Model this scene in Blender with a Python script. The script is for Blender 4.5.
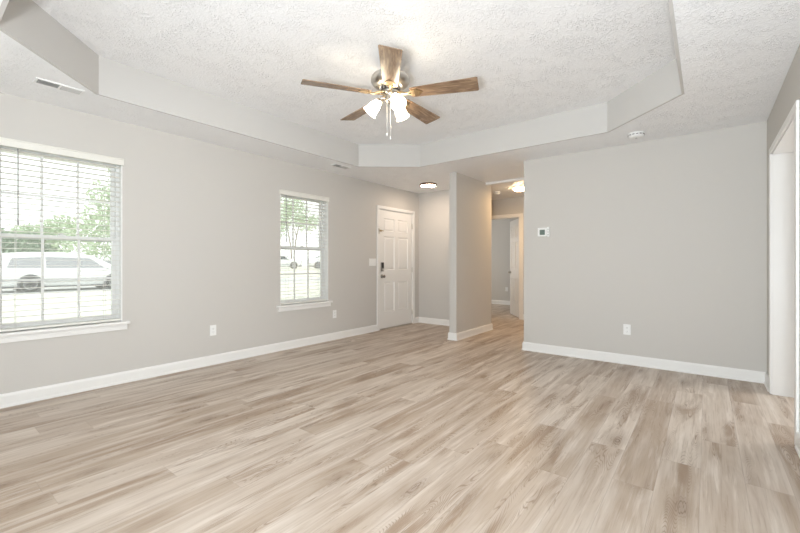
import bpy, bmesh, math, random
from mathutils import Vector, Matrix
PI = math.pi
R = math.radians
random.seed(7)
SC = bpy.context.scene
for o in list(bpy.data.objects):
    bpy.data.objects.remove(o, do_unlink=True)
COL = SC.collection

# ------------------------------------------------------------------ camera
cam_d = bpy.data.cameras.new('camera')
cam = bpy.data.objects.new('camera', cam_d)
COL.objects.link(cam)
cam_d.sensor_width = 36.0
cam_d.lens = 391.67 / 800.0 * 36.0
cam_d.shift_y = (263.39 - 266.5) / 800.0
cam_d.clip_start = 0.05
cam_d.clip_end = 300
cam.location = (0, 0, 1.118)
cam.rotation_euler = (R(90), 0, R(38.031))
SC.camera = cam

# ------------------------------------------------------------------ world, lights, exposure
w = bpy.data.worlds.new('sky')
SC.world = w
w.use_nodes = True
wn = w.node_tree
bg = wn.nodes['Background']
bg.inputs['Color'].default_value = (0.98, 1.0, 0.99, 1)
bg.inputs['Strength'].default_value = 2.3

def area(name, loc, rot, sx, sy, power, col=(1, 1, 1), spread=180):
    d = bpy.data.lights.new(name, 'AREA')
    d.shape = 'RECTANGLE'
    d.size, d.size_y = sx, sy
    d.energy = power
    d.color = col
    d.spread = R(spread)
    o = bpy.data.objects.new(name, d)
    COL.objects.link(o)
    o.location = loc
    o.rotation_euler = rot
    return o

# unseen fill lamp added behind the camera to brighten the room
area('rear_fill', (-1.6, -2.35, 1.1), (R(90), 0, 0), 3.4, 2.0, 35, (0.86, 0.93, 1.0))
# the photographer's softbox flash on a stand behind the camera, aimed up into the room
area('softbox_flash', (0.0, -0.75, 0.8), (R(90+55), 0, R(8)), 0.40, 0.35, 165, (0.86, 0.93, 1.0))
# fill lamp added out of view in the bedroom, imitating a window
area('bedroom_fill', (-6.2, 9.0, 1.4), (R(90), 0, R(-90)), 1.6, 1.3, 30, (1.0, 0.99, 0.95))
# fill lamp added at the unseen hall end to brighten the partition
area('hall_fill', (-0.68, 6.3, 1.3), (R(90), 0, R(90)), 1.2, 1.8, 7, (1.0, 0.86, 0.70))
# two unseen fill lamps added behind the right-hand opening, one cool, one warm
area('side_room_cool_fill', (3.2, 5.3, 1.35), (R(90), 0, R(90)), 1.6, 1.4, 80, (0.92, 0.96, 1.0))
area('side_room_warm_fill', (2.0, 4.6, 2.38), (0, 0, 0), 1.0, 1.0, 10, (1.0, 0.80, 0.58))

SC.view_settings.view_transform = 'Standard'
SC.view_settings.look = 'None'
SC.view_settings.exposure = 0.0
SC.view_settings.gamma = 1.0
SC.view_settings.use_curve_mapping = False

# ------------------------------------------------------------------ materials
def principled(name, col, rough=0.6, metal=0.0, spec=0.5, coat=0.0):
    m = bpy.data.materials.new(name)
    m.use_nodes = True
    b = m.node_tree.nodes['Principled BSDF']
    b.inputs['Base Color'].default_value = (*col, 1)
    b.inputs['Roughness'].default_value = rough
    b.inputs['Metallic'].default_value = metal
    b.inputs['Specular IOR Level'].default_value = spec
    b.inputs['Coat Weight'].default_value = coat
    return m

class NT:
    """short hand for node building"""
    def __init__(s, m):
        s.t = m.node_tree
        s.b = s.t.nodes.get('Principled BSDF')
    def n(s, typ, **k):
        x = s.t.nodes.new(typ)
        for a, v in k.items():
            setattr(x, a, v)
        return x
    def set(s, sock, v):
        if isinstance(v, bpy.types.NodeSocket):
            s.t.links.new(v, sock)
        else:
            sock.default_value = v
    def math(s, op, a, b=0.0, c=None):
        x = s.n('ShaderNodeMath', operation=op)
        s.set(x.inputs[0], a)
        s.set(x.inputs[1], b)
        if c is not None:
            s.set(x.inputs[2], c)
        return x.outputs[0]
    def comb(s, x, y, z=0.0):
        k = s.n('ShaderNodeCombineXYZ')
        s.set(k.inputs[0], x); s.set(k.inputs[1], y); s.set(k.inputs[2], z)
        return k.outputs[0]
    def noise(s, vec, scale, detail=2.0, rough=0.5, dist=0.0):
        k = s.n('ShaderNodeTexNoise')
        s.set(k.inputs['Vector'], vec)
        k.inputs['Scale'].default_value = scale
        k.inputs['Detail'].default_value = detail
        k.inputs['Roughness'].default_value = rough
        k.inputs['Distortion'].default_value = dist
        return k.outputs['Fac']
    def ramp(s, fac, stops):
        k = s.n('ShaderNodeValToRGB')
        e = k.color_ramp.elements
        while len(e) < len(stops):
            e.new(0.5)
        for i, (p, c) in enumerate(stops):
            e[i].position = p
            e[i].color = (*c, 1) if len(c) == 3 else c
        s.set(k.inputs[0], fac)
        return k.outputs[0]
    def smooth(s, v, a, b):
        k = s.n('ShaderNodeMapRange', interpolation_type='SMOOTHSTEP')
        s.set(k.inputs[0], v)
        k.inputs[1].default_value = a
        k.inputs[2].default_value = b
        return k.outputs[0]
    def mix(s, fac, a, b, blend='MIX'):
        k = s.n('ShaderNodeMix', data_type='RGBA', blend_type=blend)
        s.set(k.inputs[0], fac)
        for sock, v in ((k.inputs[6], a), (k.inputs[7], b)):
            if isinstance(v, tuple) and len(v) == 3:
                v = (*v, 1)
            s.set(sock, v)
        return k.outputs[2]
    def bump(s, h, dist, strength=1.0):
        k = s.n('ShaderNodeBump')
        k.inputs['Strength'].default_value = strength
        k.inputs['Distance'].default_value = dist
        s.set(k.inputs['Height'], h)
        s.t.links.new(k.outputs[0], s.b.inputs['Normal'])
    def obj(s):
        return s.n('ShaderNodeTexCoord').outputs['Object']

def wall_paint(name, col):
    m = principled(name, col, 0.7, spec=0.3)
    t = NT(m)
    t.bump(t.noise(t.obj(), 220, 3), 0.0006, 0.5)
    return m

M = {}
M['wall'] = wall_paint('greige_wall_paint', (0.595, 0.572, 0.536))
M['tray'] = wall_paint('tray_paint', (0.585, 0.57, 0.545))
M['trim'] = principled('white_trim_paint', (0.84, 0.83, 0.805), 0.35)
M['door'] = principled('white_door_paint', (0.83, 0.815, 0.785), 0.38)
M['plastic'] = principled('white_plastic', (0.86, 0.86, 0.84), 0.35)
M['vinyl'] = principled('white_vinyl', (0.86, 0.86, 0.84), 0.4)
M['slat'] = principled('white_slat', (0.79, 0.775, 0.715), 0.45)
M['cord'] = principled('pale_cord', (0.72, 0.72, 0.69), 0.8)
M['wand'] = principled('clear_grey_wand', (0.38, 0.38, 0.37), 0.25)
M['nickel'] = principled('brushed_nickel', (0.62, 0.59, 0.54), 0.28, 1.0)
M['dark_nickel'] = principled('dark_satin_nickel', (0.22, 0.20, 0.18), 0.32, 1.0)
M['dark_metal'] = principled('dark_vent', (0.05, 0.045, 0.04), 0.5, 0.3)
M['brass'] = principled('antique_brass', (0.55, 0.42, 0.26), 0.3, 1.0)
M['bronze'] = principled('bronze_rim', (0.30, 0.20, 0.13), 0.35, 0.8)
M['black'] = principled('black_plastic', (0.02, 0.02, 0.02), 0.3)
M['slot'] = principled('slot_dark', (0.12, 0.115, 0.11), 0.6)
M['lcd'] = principled('grey_green_lcd', (0.15, 0.20, 0.17), 0.25)
M['groove'] = principled('grey_groove', (0.42, 0.42, 0.41), 0.6)
M['vent'] = principled('grey_white_register', (0.50, 0.49, 0.47), 0.5)
M['duct'] = principled('duct_dark', (0.10, 0.10, 0.10), 0.8)

def ceiling_mat():
    m = principled('knockdown_ceiling', (0.90, 0.90, 0.90), 0.42, spec=0.5)
    t = NT(m)
    v = t.obj()
    a = t.noise(v, 50, 4, 0.6, 0.8)
    b = t.noise(v, 7, 2, 0.5, 0.4)
    h = t.math('MULTIPLY', t.smooth(a, 0.44, 0.62), t.math('ADD', 0.35, t.math('MULTIPLY', t.smooth(b, 0.4, 0.62), 0.8)))
    t.bump(h, 0.006, 0.62)
    return m
M['ceiling'] = ceiling_mat()

def floor_mat():
    m = principled('oak_vinyl_planks', (0.5, 0.4, 0.3), 0.42, spec=0.28)
    t = NT(m)
    W, L = 0.18, 1.52
    sep = t.n('ShaderNodeSeparateXYZ')
    t.set(sep.inputs[0], t.obj())
    x, y = sep.outputs[0], sep.outputs[1]
    xs = t.math('DIVIDE', t.math('ADD', x, 0.385 + 18.0), W)
    col = t.math('FLOOR', xs)
    wn1 = t.n('ShaderNodeTexWhiteNoise', noise_dimensions='1D')
    t.set(wn1.inputs['W'], col)
    ys = t.math('ADD', t.math('DIVIDE', t.math('ADD', y, 20.0), L), wn1.outputs['Value'])
    row = t.math('FLOOR', ys)
    wn2 = t.n('ShaderNodeTexWhiteNoise', noise_dimensions='3D')
    t.set(wn2.inputs['Vector'], t.comb(col, row, 3.7))
    tone = wn2.outputs['Value']
    sc = t.n('ShaderNodeSeparateColor')
    t.set(sc.inputs[0], wn2.outputs['Color'])
    r1, r2, r3 = sc.outputs
    fx = t.math('FRACT', xs)
    fy = t.math('FRACT', ys)
    ex = t.math('MULTIPLY', t.math('MINIMUM', fx, t.math('SUBTRACT', 1.0, fx)), W)
    ey = t.math('MULTIPLY', t.math('MINIMUM', fy, t.math('SUBTRACT', 1.0, fy)), L)
    seam = t.math('SUBTRACT', 1.0, t.smooth(t.math('MINIMUM', ex, ey), 0.0004, 0.0028))
    # per plank shifted grain space, stretched along the plank
    gx = t.math('ADD', x, t.math('MULTIPLY', r1, 37.0))
    gy = t.math('ADD', y, t.math('MULTIPLY', r2, 53.0))
    z = t.math('MULTIPLY', r3, 9.0)
    pl = t.comb(gx, t.math('MULTIPLY', gy, 0.11), z)
    pm = t.comb(gx, t.math('MULTIPLY', gy, 0.15), z)
    blotch = t.noise(pm, 7.0, 3, 0.55, 0.8)
    rings = t.noise(pl, 6.0, 2.0, 0.45, 0.2)
    rg = t.math('SINE', t.math('MULTIPLY', rings, 520.0))
    rg = t.smooth(rg, 0.3, 1.0)
    fine = t.noise(t.comb(gx, t.math('MULTIPLY', gy, 0.03), z), 110, 3, 0.65)
    streak = t.noise(t.comb(gx, t.math('MULTIPLY', gy, 0.06), z), 20, 4, 0.62)
    # knots
    vo = t.n('ShaderNodeTexVoronoi')
    t.set(vo.inputs['Vector'], t.comb(gx, t.math('MULTIPLY', gy, 0.42), z))
    vo.inputs['Scale'].default_value = 5.0
    vc = t.n('ShaderNodeSeparateColor')
    t.set(vc.inputs[0], vo.outputs['Color'])
    rare = t.smooth(vc.outputs[0], 0.55, 0.60)
    wob = t.math('ADD', vo.outputs['Distance'], t.math('MULTIPLY', t.math('SUBTRACT', streak, 0.5), 0.75))
    knot = t.math('MULTIPLY', t.math('SUBTRACT', 1.0, t.smooth(wob, 0.03, 0.20)), rare)
    halo = t.math('MULTIPLY', t.math('SUBTRACT', 1.0, t.smooth(wob, 0.08, 0.50)), rare)
    kring = t.smooth(t.math('SINE', t.math('MULTIPLY', wob, 95.0)), 0.1, 1.0)
    # colour
    base = t.ramp(tone, [(0.0, (0.43, 0.34, 0.262)), (0.35, (0.475, 0.388, 0.31)), (0.7, (0.53, 0.445, 0.368)), (1.0, (0.60, 0.52, 0.44))])
    c = t.mix(t.math('MULTIPLY', t.smooth(blotch, 0.49, 0.70), 0.66), base, (0.285, 0.185, 0.115))
    c = t.mix(t.math('MULTIPLY', t.smooth(blotch, 0.48, 0.28), 0.45), c, (0.68, 0.61, 0.54))
    c = t.mix(t.math('MULTIPLY', t.smooth(streak, 0.50, 0.72), 0.40), c, (0.30, 0.215, 0.15))
    c = t.mix(t.math('MULTIPLY', t.smooth(streak, 0.47, 0.32), 0.45), c, (0.76, 0.69, 0.62))
    c = t.mix(t.math('MULTIPLY', rg, t.math('MULTIPLY', t.smooth(blotch, 0.47, 0.58), 0.50)), c, (0.19, 0.125, 0.08))
    c = t.mix(t.math('MULTIPLY', t.smooth(fine, 0.50, 0.72), 0.30), c, (0.27, 0.19, 0.13))
    c = t.mix(t.math('MULTIPLY', halo, t.math('ADD', 0.34, t.math('MULTIPLY', kring, 0.14))), c, (0.24, 0.16, 0.10))
    c = t.mix(t.math('MULTIPLY', t.math('MULTIPLY', knot, t.math('ADD', 0.4, kring)), 0.6), c, (0.17, 0.105, 0.065))
    edge = t.math('MULTIPLY', t.math('SUBTRACT', 1.0, t.smooth(ex, 0.002, 0.035)), t.smooth(streak, 0.42, 0.58))
    c = t.mix(t.math('MULTIPLY', edge, 0.40), c, (0.74, 0.67, 0.60))
    c = t.mix(t.math('MULTIPLY', seam, 0.22), c, (0.22, 0.16, 0.11))
    t.set(t.b.inputs['Base Color'], c)
    t.set(t.b.inputs['Roughness'], t.math('ADD', 0.30, t.math('MULTIPLY', fine, 0.14)))
    h = t.math('SUBTRACT', t.math('MULTIPLY', fine, 0.15), seam)
    t.bump(h, 0.0008, 0.5)
    return m
M['floor'] = floor_mat()

def blade_mat():
    m = principled('walnut_blade', (0.3, 0.18, 0.1), 0.27, spec=0.5)
    t = NT(m)
    sep = t.n('ShaderNodeSeparateXYZ')
    t.set(sep.inputs[0], t.obj())
    v = t.comb(t.math('MULTIPLY', sep.outputs[0], 0.12), sep.outputs[1], sep.outputs[2])
    a = t.noise(v, 60, 4, 0.6, 0.5)
    b = t.noise(v, 14, 2, 0.5, 1.0)
    c = t.ramp(a, [(0.32, (0.37, 0.255, 0.165)), (0.66, (0.13, 0.08, 0.05))])
    c = t.mix(t.smooth(b, 0.45, 0.65), c, (0.16, 0.10, 0.06))
    t.set(t.b.inputs['Base Color'], c)
    return m
M['blade'] = blade_mat()

def glow(name, col, strength):
    m = principled(name, (0.9, 0.88, 0.84), 0.3)
    b = m.node_tree.nodes['Principled BSDF']
    b.inputs['Emission Color'].default_value = (*col, 1)
    b.inputs['Emission Strength'].default_value = strength
    return m
M['shade'] = glow('lit_frosted_shade', (1.0, 0.85, 0.62), 19.0)
M['entry_glow'] = glow('lit_entry_diffuser', (1.0, 0.80, 0.63), 60.0)
M['hall_glow'] = glow('lit_hall_dome', (1.0, 0.71, 0.40), 32.0)

def glass_mat():
    m = bpy.data.materials.new('window_glass')
    m.use_nodes = True
    nt = m.node_tree
    nt.nodes.clear()
    out = nt.nodes.new('ShaderNodeOutputMaterial')
    tr = nt.nodes.new('ShaderNodeBsdfTransparent')
    tr.inputs[0].default_value = (0.95, 0.97, 0.96, 1)
    gl = nt.nodes.new('ShaderNodeBsdfGlossy')
    gl.inputs['Roughness'].default_value = 0.02
    fr = nt.nodes.new('ShaderNodeFresnel')
    mx = nt.nodes.new('ShaderNodeMixShader')
    nt.links.new(fr.outputs[0], mx.inputs[0])
    nt.links.new(tr.outputs[0], mx.inputs[1])
    nt.links.new(gl.outputs[0], mx.inputs[2])
    # haze put into the glass: translucent white that washes out the view
    tl = nt.nodes.new('ShaderNodeBsdfTranslucent')
    tl.inputs[0].default_value = (0.9, 0.92, 0.9, 1)
    m2 = nt.nodes.new('ShaderNodeMixShader')
    m2.inputs[0].default_value = 0.12
    nt.links.new(mx.outputs[0], m2.inputs[1])
    nt.links.new(tl.outputs[0], m2.inputs[2])
    nt.links.new(m2.outputs[0], out.inputs[0])
    return m
M['glass'] = glass_mat()

# outdoor materials
def mottled(name, c1, c2, scale, rough=0.9):
    m = principled(name, c1, rough, spec=0.2)
    t = NT(m)
    t.set(t.b.inputs['Base Color'], t.ramp(t.noise(t.obj(), scale, 4, 0.6), [(0.35, c1), (0.65, c2)]))
    return m
M['lawn'] = mottled('dry_pale_lawn', (0.60, 0.60, 0.50), (0.76, 0.75, 0.66), 1.6)
M['asphalt'] = mottled('pale_concrete_road', (0.52, 0.52, 0.52), (0.62, 0.62, 0.61), 3.0)
M['leaf'] = mottled('green_leaves', (0.30, 0.45, 0.25), (0.44, 0.58, 0.36), 2.0, 0.6)
M['leaf_dark'] = mottled('dark_green_leaves', (0.24, 0.33, 0.23), (0.34, 0.43, 0.30), 2.0, 0.6)
M['leaf_pale'] = mottled('pale_green_leaves', (0.46, 0.57, 0.38), (0.58, 0.67, 0.48), 2.0, 0.6)
M['bark'] = mottled('grey_brown_bark', (0.16, 0.12, 0.09), (0.25, 0.20, 0.16), 9.0)
M['car_paint'] = principled('white_car_paint', (0.82, 0.83, 0.84), 0.22, coat=0.6)
M['car_glass'] = principled('dark_car_glass', (0.30, 0.305, 0.335), 0.08, spec=0.6)
M['sedan_glass'] = principled('dark_sedan_glass', (0.05, 0.055, 0.065), 0.5, spec=0.1)
M['tyre'] = principled('tyre_rubber', (0.03, 0.03, 0.03), 0.8)
M['alloy'] = principled('alloy_wheel', (0.62, 0.63, 0.65), 0.3, 0.6)
M['under'] = principled('grey_underbody', (0.12, 0.12, 0.13), 0.7)
M['lamp_lens'] = principled('lamp_lens', (0.55, 0.55, 0.56), 0.15)
M['fence'] = principled('grey_utility_box', (0.34, 0.36, 0.36), 0.6)

# ------------------------------------------------------------------ mesh helpers
class MB:
    def __init__(s):
        s.bm = bmesh.new()
    def box(s, x0, x1, y0, y1, z0, z1, bev=0.0, mat=None):
        b = s.bm if not bev else bmesh.new()
        vs = [b.verts.new(p) for p in [(x0,y0,z0),(x1,y0,z0),(x1,y1,z0),(x0,y1,z0),(x0,y0,z1),(x1,y0,z1),(x1,y1,z1),(x0,y1,z1)]]
        for f in ((0,3,2,1),(4,5,6,7),(0,1,5,4),(1,2,6,5),(2,3,7,6),(3,0,4,7)):
            b.faces.new([vs[i] for i in f])
        if bev:
            bmesh.ops.bevel(b, geom=b.edges[:], offset=bev, segments=2, affect='EDGES', profile=0.5)
            s.merge(b, mat)
        elif mat is not None:
            bmesh.ops.transform(b, matrix=mat, verts=vs)
        return s
    def merge(s, b, mat=None):
        mp = {}
        for v in b.verts:
            mp[v] = s.bm.verts.new(mat @ v.co if mat is not None else v.co)
        for f in b.faces:
            try:
                nf = s.bm.faces.new([mp[v] for v in f.verts])
                nf.smooth = f.smooth
            except ValueError:
                pass
        b.free()
    def lathe(s, prof, n=32, axis=None, mat=None, smooth=True, cap=True):
        """prof: list of (r, z) revolved about z"""
        b = bmesh.new()
        rings = []
        for r, z in prof:
            if r < 1e-6:
                rings.append([b.verts.new((0, 0, z))])
            else:
                rings.append([b.verts.new((r*math.cos(2*PI*i/n), r*math.sin(2*PI*i/n), z)) for i in range(n)])
        for a, c in zip(rings, rings[1:]):
            for i in range(n):
                j = (i+1) % n
                if len(a) == 1 and len(c) == 1:
                    continue
                if len(a) == 1:
                    f = b.faces.new((a[0], c[j], c[i]))
                elif len(c) == 1:
                    f = b.faces.new((a[i], a[j], c[0]))
                else:
                    f = b.faces.new((a[i], a[j], c[j], c[i]))
                f.smooth = smooth
        if cap:
            for rg in (rings[0], rings[-1]):
                if len(rg) > 2:
                    b.faces.new(rg)
        bmesh.ops.recalc_face_normals(b, faces=b.faces[:])
        s.merge(b, mat)
        return s
    def tube(s, pts, rad, n=10):
        pts = [Vector(p) for p in pts]
        rs = rad if isinstance(rad, (list, tuple)) else [rad]*len(pts)
        b = bmesh.new()
        rings = []
        ref = Vector((0, 0, 1))
        for i, p in enumerate(pts):
            d = (pts[min(i+1, len(pts)-1)] - pts[max(i-1, 0)]).normalized()
            u = d.cross(ref)
            if u.length < 1e-3:
                u = d.cross(Vector((1, 0, 0)))
            u.normalize()
            v = d.cross(u)
            rings.append([b.verts.new(p + rs[i]*(u*math.cos(2*PI*k/n) + v*math.sin(2*PI*k/n))) for k in range(n)])
        for a, c in zip(rings, rings[1:]):
            for k in range(n):
                f = b.faces.new((a[k], a[(k+1) % n], c[(k+1) % n], c[k]))
                f.smooth = True
        b.faces.new(rings[0]); b.faces.new(rings[-1])
        bmesh.ops.recalc_face_normals(b, faces=b.faces[:])
        s.merge(b)
        return s
    def prism(s, poly, z0, z1, mat=None, bev=0.0):
        """poly: list of (x, y) extruded along z"""
        b = bmesh.new()
        lo = [b.verts.new((x, y, z0)) for x, y in poly]
        hi = [b.verts.new((x, y, z1)) for x, y in poly]
        b.faces.new(lo[::-1]); b.faces.new(hi)
        for i in range(len(poly)):
            j = (i+1) % len(poly)
            b.faces.new((lo[i], lo[j], hi[j], hi[i]))
        bmesh.ops.recalc_face_normals(b, faces=b.faces[:])
        if bev:
            bmesh.ops.bevel(b, geom=b.edges[:], offset=bev, segments=2, affect='EDGES', profile=0.5)
        s.merge(b, mat)
        return s
    def build(s, name, mat, parent=None, loc=(0, 0, 0), rotz=0.0):
        me = bpy.data.meshes.new(name)
        s.bm.normal_update()
        s.bm.to_mesh(me)
        s.bm.free()
        me.materials.append(mat)
        o = bpy.data.objects.new(name, me)
        COL.objects.link(o)
        o.parent = parent
        o.location = loc
        o.rotation_euler = (0, 0, rotz)
        return o

def empty(name, loc=(0, 0, 0), rotz=0.0):
    o = bpy.data.objects.new(name, None)
    o.empty_display_size = 0.1
    COL.objects.link(o)
    o.location = loc
    o.rotation_euler = (0, 0, rotz)
    return o

def tag(o, label, cat, group=None):
    o['label'] = label
    o['category'] = cat
    if group:
        o['group'] = group
    return o

def structure(o):
    o['kind'] = 'structure'
    return o

def copy_tree(o, parent=None):
    c = o.copy()
    COL.objects.link(c)
    c.parent = parent
    for ch in list(o.children):
        copy_tree(ch, c)
    return c

def wall_with_holes(name, axis, pos0, pos1, a0, a1, z0, z1, holes, mat):
    """a wall slab; axis 'X' = runs along y with thickness pos0..pos1 in x. holes: (a0,a1,z0,z1)"""
    m = MB()
    def bx(u0, u1, v0, v1):
        if u1 - u0 < 1e-5 or v1 - v0 < 1e-5:
            return
        if axis == 'X':
            m.box(pos0, pos1, u0, u1, v0, v1)
        else:
            m.box(u0, u1, pos0, pos1, v0, v1)
    cur = a0
    for (h0, h1, hz0, hz1) in sorted(holes):
        bx(cur, h0, z0, z1)
        bx(h0, h1, z0, hz0)
        bx(h0, h1, hz1, z1)
        cur = h1
    bx(cur, a1, z0, z1)
    bmesh.ops.remove_doubles(m.bm, verts=m.bm.verts[:], dist=1e-5)
    return structure(m.build(name, mat))

# ------------------------------------------------------------------ dimensions
XL, YB, XR = -4.2986, 4.973, 0.443
YE = 6.07           # entry end wall
H, HT = 2.44, 2.742  # soffit, tray
WIN = [(0.44, 1.285, 2.082), (3.005, 3.815, 2.055)]
WZ0 = 0.575
YR = -2.5           # wall behind the camera

# ------------------------------------------------------------------ floor and ceiling
m = MB(); m.box(-6.6, 3.4, YR-0.14, 10.5, -0.12, 0.0)
structure(m.build('floor', M['floor']))

tray = [(-3.74, 0.96), (-3.74, 3.862), (-3.095, 4.387), (-0.785, 4.387), (-0.152, 3.757), (-0.152, 0.96), (-0.77, 0.34), (-3.11, 0.34)]
def build_ceiling():
    b = bmesh.new()
    outer = [(-6.6, YR-0.14), (3.4, YR-0.14), (3.4, 10.5), (-6.6, 10.5)]
    ov = [b.verts.new((x, y, H)) for x, y in outer]
    iv = [b.verts.new((x, y, H)) for x, y in tray]
    es = []
    for ring in (ov, iv):
        for i in range(len(ring)):
            es.append(b.edges.new((ring[i], ring[(i+1) % len(ring)])))
    bmesh.ops.triangle_fill(b, use_beauty=True, edges=es)
    # drop faces inside the tray
    for f in [f for f in b.faces if -3.6 < f.calc_center_median().x < -0.3 and all(v in iv for v in f.verts)]:
        b.faces.remove(f)
    tv = [b.verts.new((x, y, HT)) for x, y in tray]
    b.faces.new(tv)
    mb = MB()
    mb.merge(b)
    # top skin closes the void above
    mb.box(-6.6, 3.4, YR-0.14, 10.5, HT+0.05, HT+0.15)
    return structure(mb.build('ceiling', M['ceiling']))
ceil_o = build_ceiling()
m = MB()
n = len(tray)
cx = sum(p[0] for p in tray)/n; cy = sum(p[1] for p in tray)/n
vs0 = [m.bm.verts.new((x, y, H-0.001)) for x, y in tray]
vs1 = [m.bm.verts.new((x, y, HT)) for x, y in tray]
vo0 = [m.bm.verts.new((cx+(x-cx)*1.01, cy+(y-cy)*1.01, H-0.001)) for x, y in tray]
for i in range(n):
    j = (i+1) % n
    m.bm.faces.new((vs0[i], vs1[i], vs1[j], vs0[j]))
    m.bm.faces.new((vs0[i], vs0[j], vo0[j], vo0[i]))
m.build('tray_side', M['tray'], ceil_o)

# ------------------------------------------------------------------ walls
DOOR_Y = (4.925, 5.872)
DOOR_Z = 2.038
wall_with_holes('wall_left', 'X', XL-0.15, XL, YR, YE+0.14, 0, H,
                [(a, b, WZ0, c) for a, b, c in WIN] + [(DOOR_Y[0], DOOR_Y[1], 0, DOOR_Z)], M['wall'])
wall_with_holes('wall_back', 'Y', YB, YB+0.12, -1.858, XR+0.14, 0, H, [], M['wall'])
OPN = (3.400, 4.60, 0, 2.06)
wall_with_holes('wall_right', 'X', XR, XR+0.14, YR, YB, 0, H, [OPN], M['wall'])
wall_with_holes('wall_rear', 'Y', YR-0.14, YR, XL-0.15, XR+0.14, 0, H, [(-3.3, 0.1, 0.0, 2.1)], M['wall'])
wall_with_holes('wall_entry', 'Y', YE, YE+0.08, -4.2986, -2.97, 0, H, [], M['wall'])
wall_with_holes('wall_partition', 'X', -2.97, -2.853, YB, YE+0.08, 0, H, [], M['wall'])
HY = 7.63
HD = (-3.70, -2.935)
wall_with_holes('wall_hall', 'Y', HY, HY+0.12, -6.6, 0.6, 0, H, [(HD[0], HD[1], 0, 2.055)], M['wall'])
wall_with_holes('wall_hall_end', 'X', -0.6, -0.5, YB+0.12, HY, 0, H, [], M['wall'])
wall_with_holes('wall_hall_left', 'X', -5.2, -5.1, YE+0.08, HY, 0, H, [], M['wall'])
wall_with_holes('wall_hall_front', 'Y', YE+0.02, YE+0.08, -5.2, XL-0.15, 0, H, [], M['wall'])
wall_with_holes('wall_bedroom', 'Y', 10.14, 10.28, -6.6, 0.6, 0, H, [], M['wall'])
wall_with_holes('wall_bedroom_left', 'X', -6.6, -6.5, HY+0.12, 10.14, 0, H, [], M['wall'])
wall_with_holes('wall_bedroom_right', 'X', -1.2, -1.1, HY+0.12, 10.14, 0, H, [], M['wall'])
wall_with_holes('wall_side_room', 'Y', 6.3, 6.42, XR+0.14, 3.4, 0, H, [], M['wall'])
wall_with_holes('wall_side_room_right', 'X', 3.3, 3.4, YR, 6.3, 0, H, [], M['wall'])
wall_with_holes('wall_side_room_left', 'X', XR, XR+0.14, YB+0.12, 6.3, 0, H, [], M['wall'])
wall_with_holes('wall_side_room_rear', 'Y', 1.0, 1.1, XR+0.14, 3.3, 0, H, [], M['wall'])

# unseen patio door, made up to go with the rear fill lamp
pd = structure(empty('door_3', (0, YR-0.07, 0)))
m = MB()
m.box(-3.3, 0.1, -0.04, 0.04, 2.03, 2.1); m.box(-3.3, 0.1, -0.04, 0.04, 0, 0.06)
for x in (-3.3, -1.64, 0.04):
    m.box(x, x+0.06, -0.04, 0.04, 0.06, 2.03)
m.build('door_frame', M['vinyl'], pd)
m = MB(); m.box(-3.24, 0.04, -0.004, 0.004, 0.06, 2.03)
m.build('pane', M['glass'], pd)

# ------------------------------------------------------------------ baseboards
BB = [(0, 0), (0.022, 0), (0.022, 0.012), (0.015, 0.024), (0.015, 0.088), (0.009, 0.104), (0, 0.106)]
def base_run(mb, p0, p1, nrm, e0=0.0, e1=0.0):
    """moulding from p0 to p1 (xy), growing out along nrm; e0/e1: mitre extension at the proud side"""
    p0, p1, nn = Vector(p0), Vector(p1), Vector(nrm)
    d = (p1 - p0).normalized()
    r0, r1 = [], []
    for off, z in BB:
        a = p0 + nn*off - d*(e0*off)
        b = p1 + nn*off + d*(e1*off)
        r0.append(mb.bm.verts.new((a.x, a.y, z)))
        r1.append(mb.bm.verts.new((b.x, b.y, z)))
    k = len(BB)
    for i in range(k):
        j = (i+1) % k
        mb.bm.faces.new((r0[i], r0[j], r1[j], r1[i]))
    mb.bm.faces.new(r0); mb.bm.faces.new(r1)
def baseboard(name, runs):
    mb = MB()
    for r in runs:
        base_run(mb, *r)
    bmesh.ops.recalc_face_normals(mb.bm, faces=mb.bm.faces[:])
    return structure(mb.build(name, M['trim']))
baseboard('baseboard_left', [((XL, YR), (XL, 4.865), (1, 0)), ((XL, 5.936), (XL, YE), (1, 0), 0, -1)])
baseboard('baseboard_entry', [((XL, YE), (-2.97, YE), (0, -1), -1, -1)])
baseboard('baseboard_partition', [((-2.97, YE), (-2.97, YB), (-1, 0), -1, 1), ((-2.97, YB), (-2.853, YB), (0, -1), 1, 1),
                                  ((-2.853, YB), (-2.853, YE+0.08), (1, 0), 1, 1)])
baseboard('baseboard_back', [((-1.858, YB), (XR, YB), (0, -1), 1, -1), ((-1.858, YB+0.12), (-1.858, YB), (-1, 0), 1, 1)])
baseboard('baseboard_right', [((XR, YB), (XR, 4.66), (-1, 0), -1, 0), ((XR, 3.340), (XR, YR), (-1, 0), 0, 0)])
baseboard('baseboard_hall', [((-5.1, HY), (HD[0]-0.06, HY), (0, -1)), ((HD[1]+0.06, HY), (-0.6, HY), (0, -1))])
baseboard('baseboard_bedroom', [((-6.5, 10.14), (-1.2, 10.14), (0, -1))])

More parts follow.
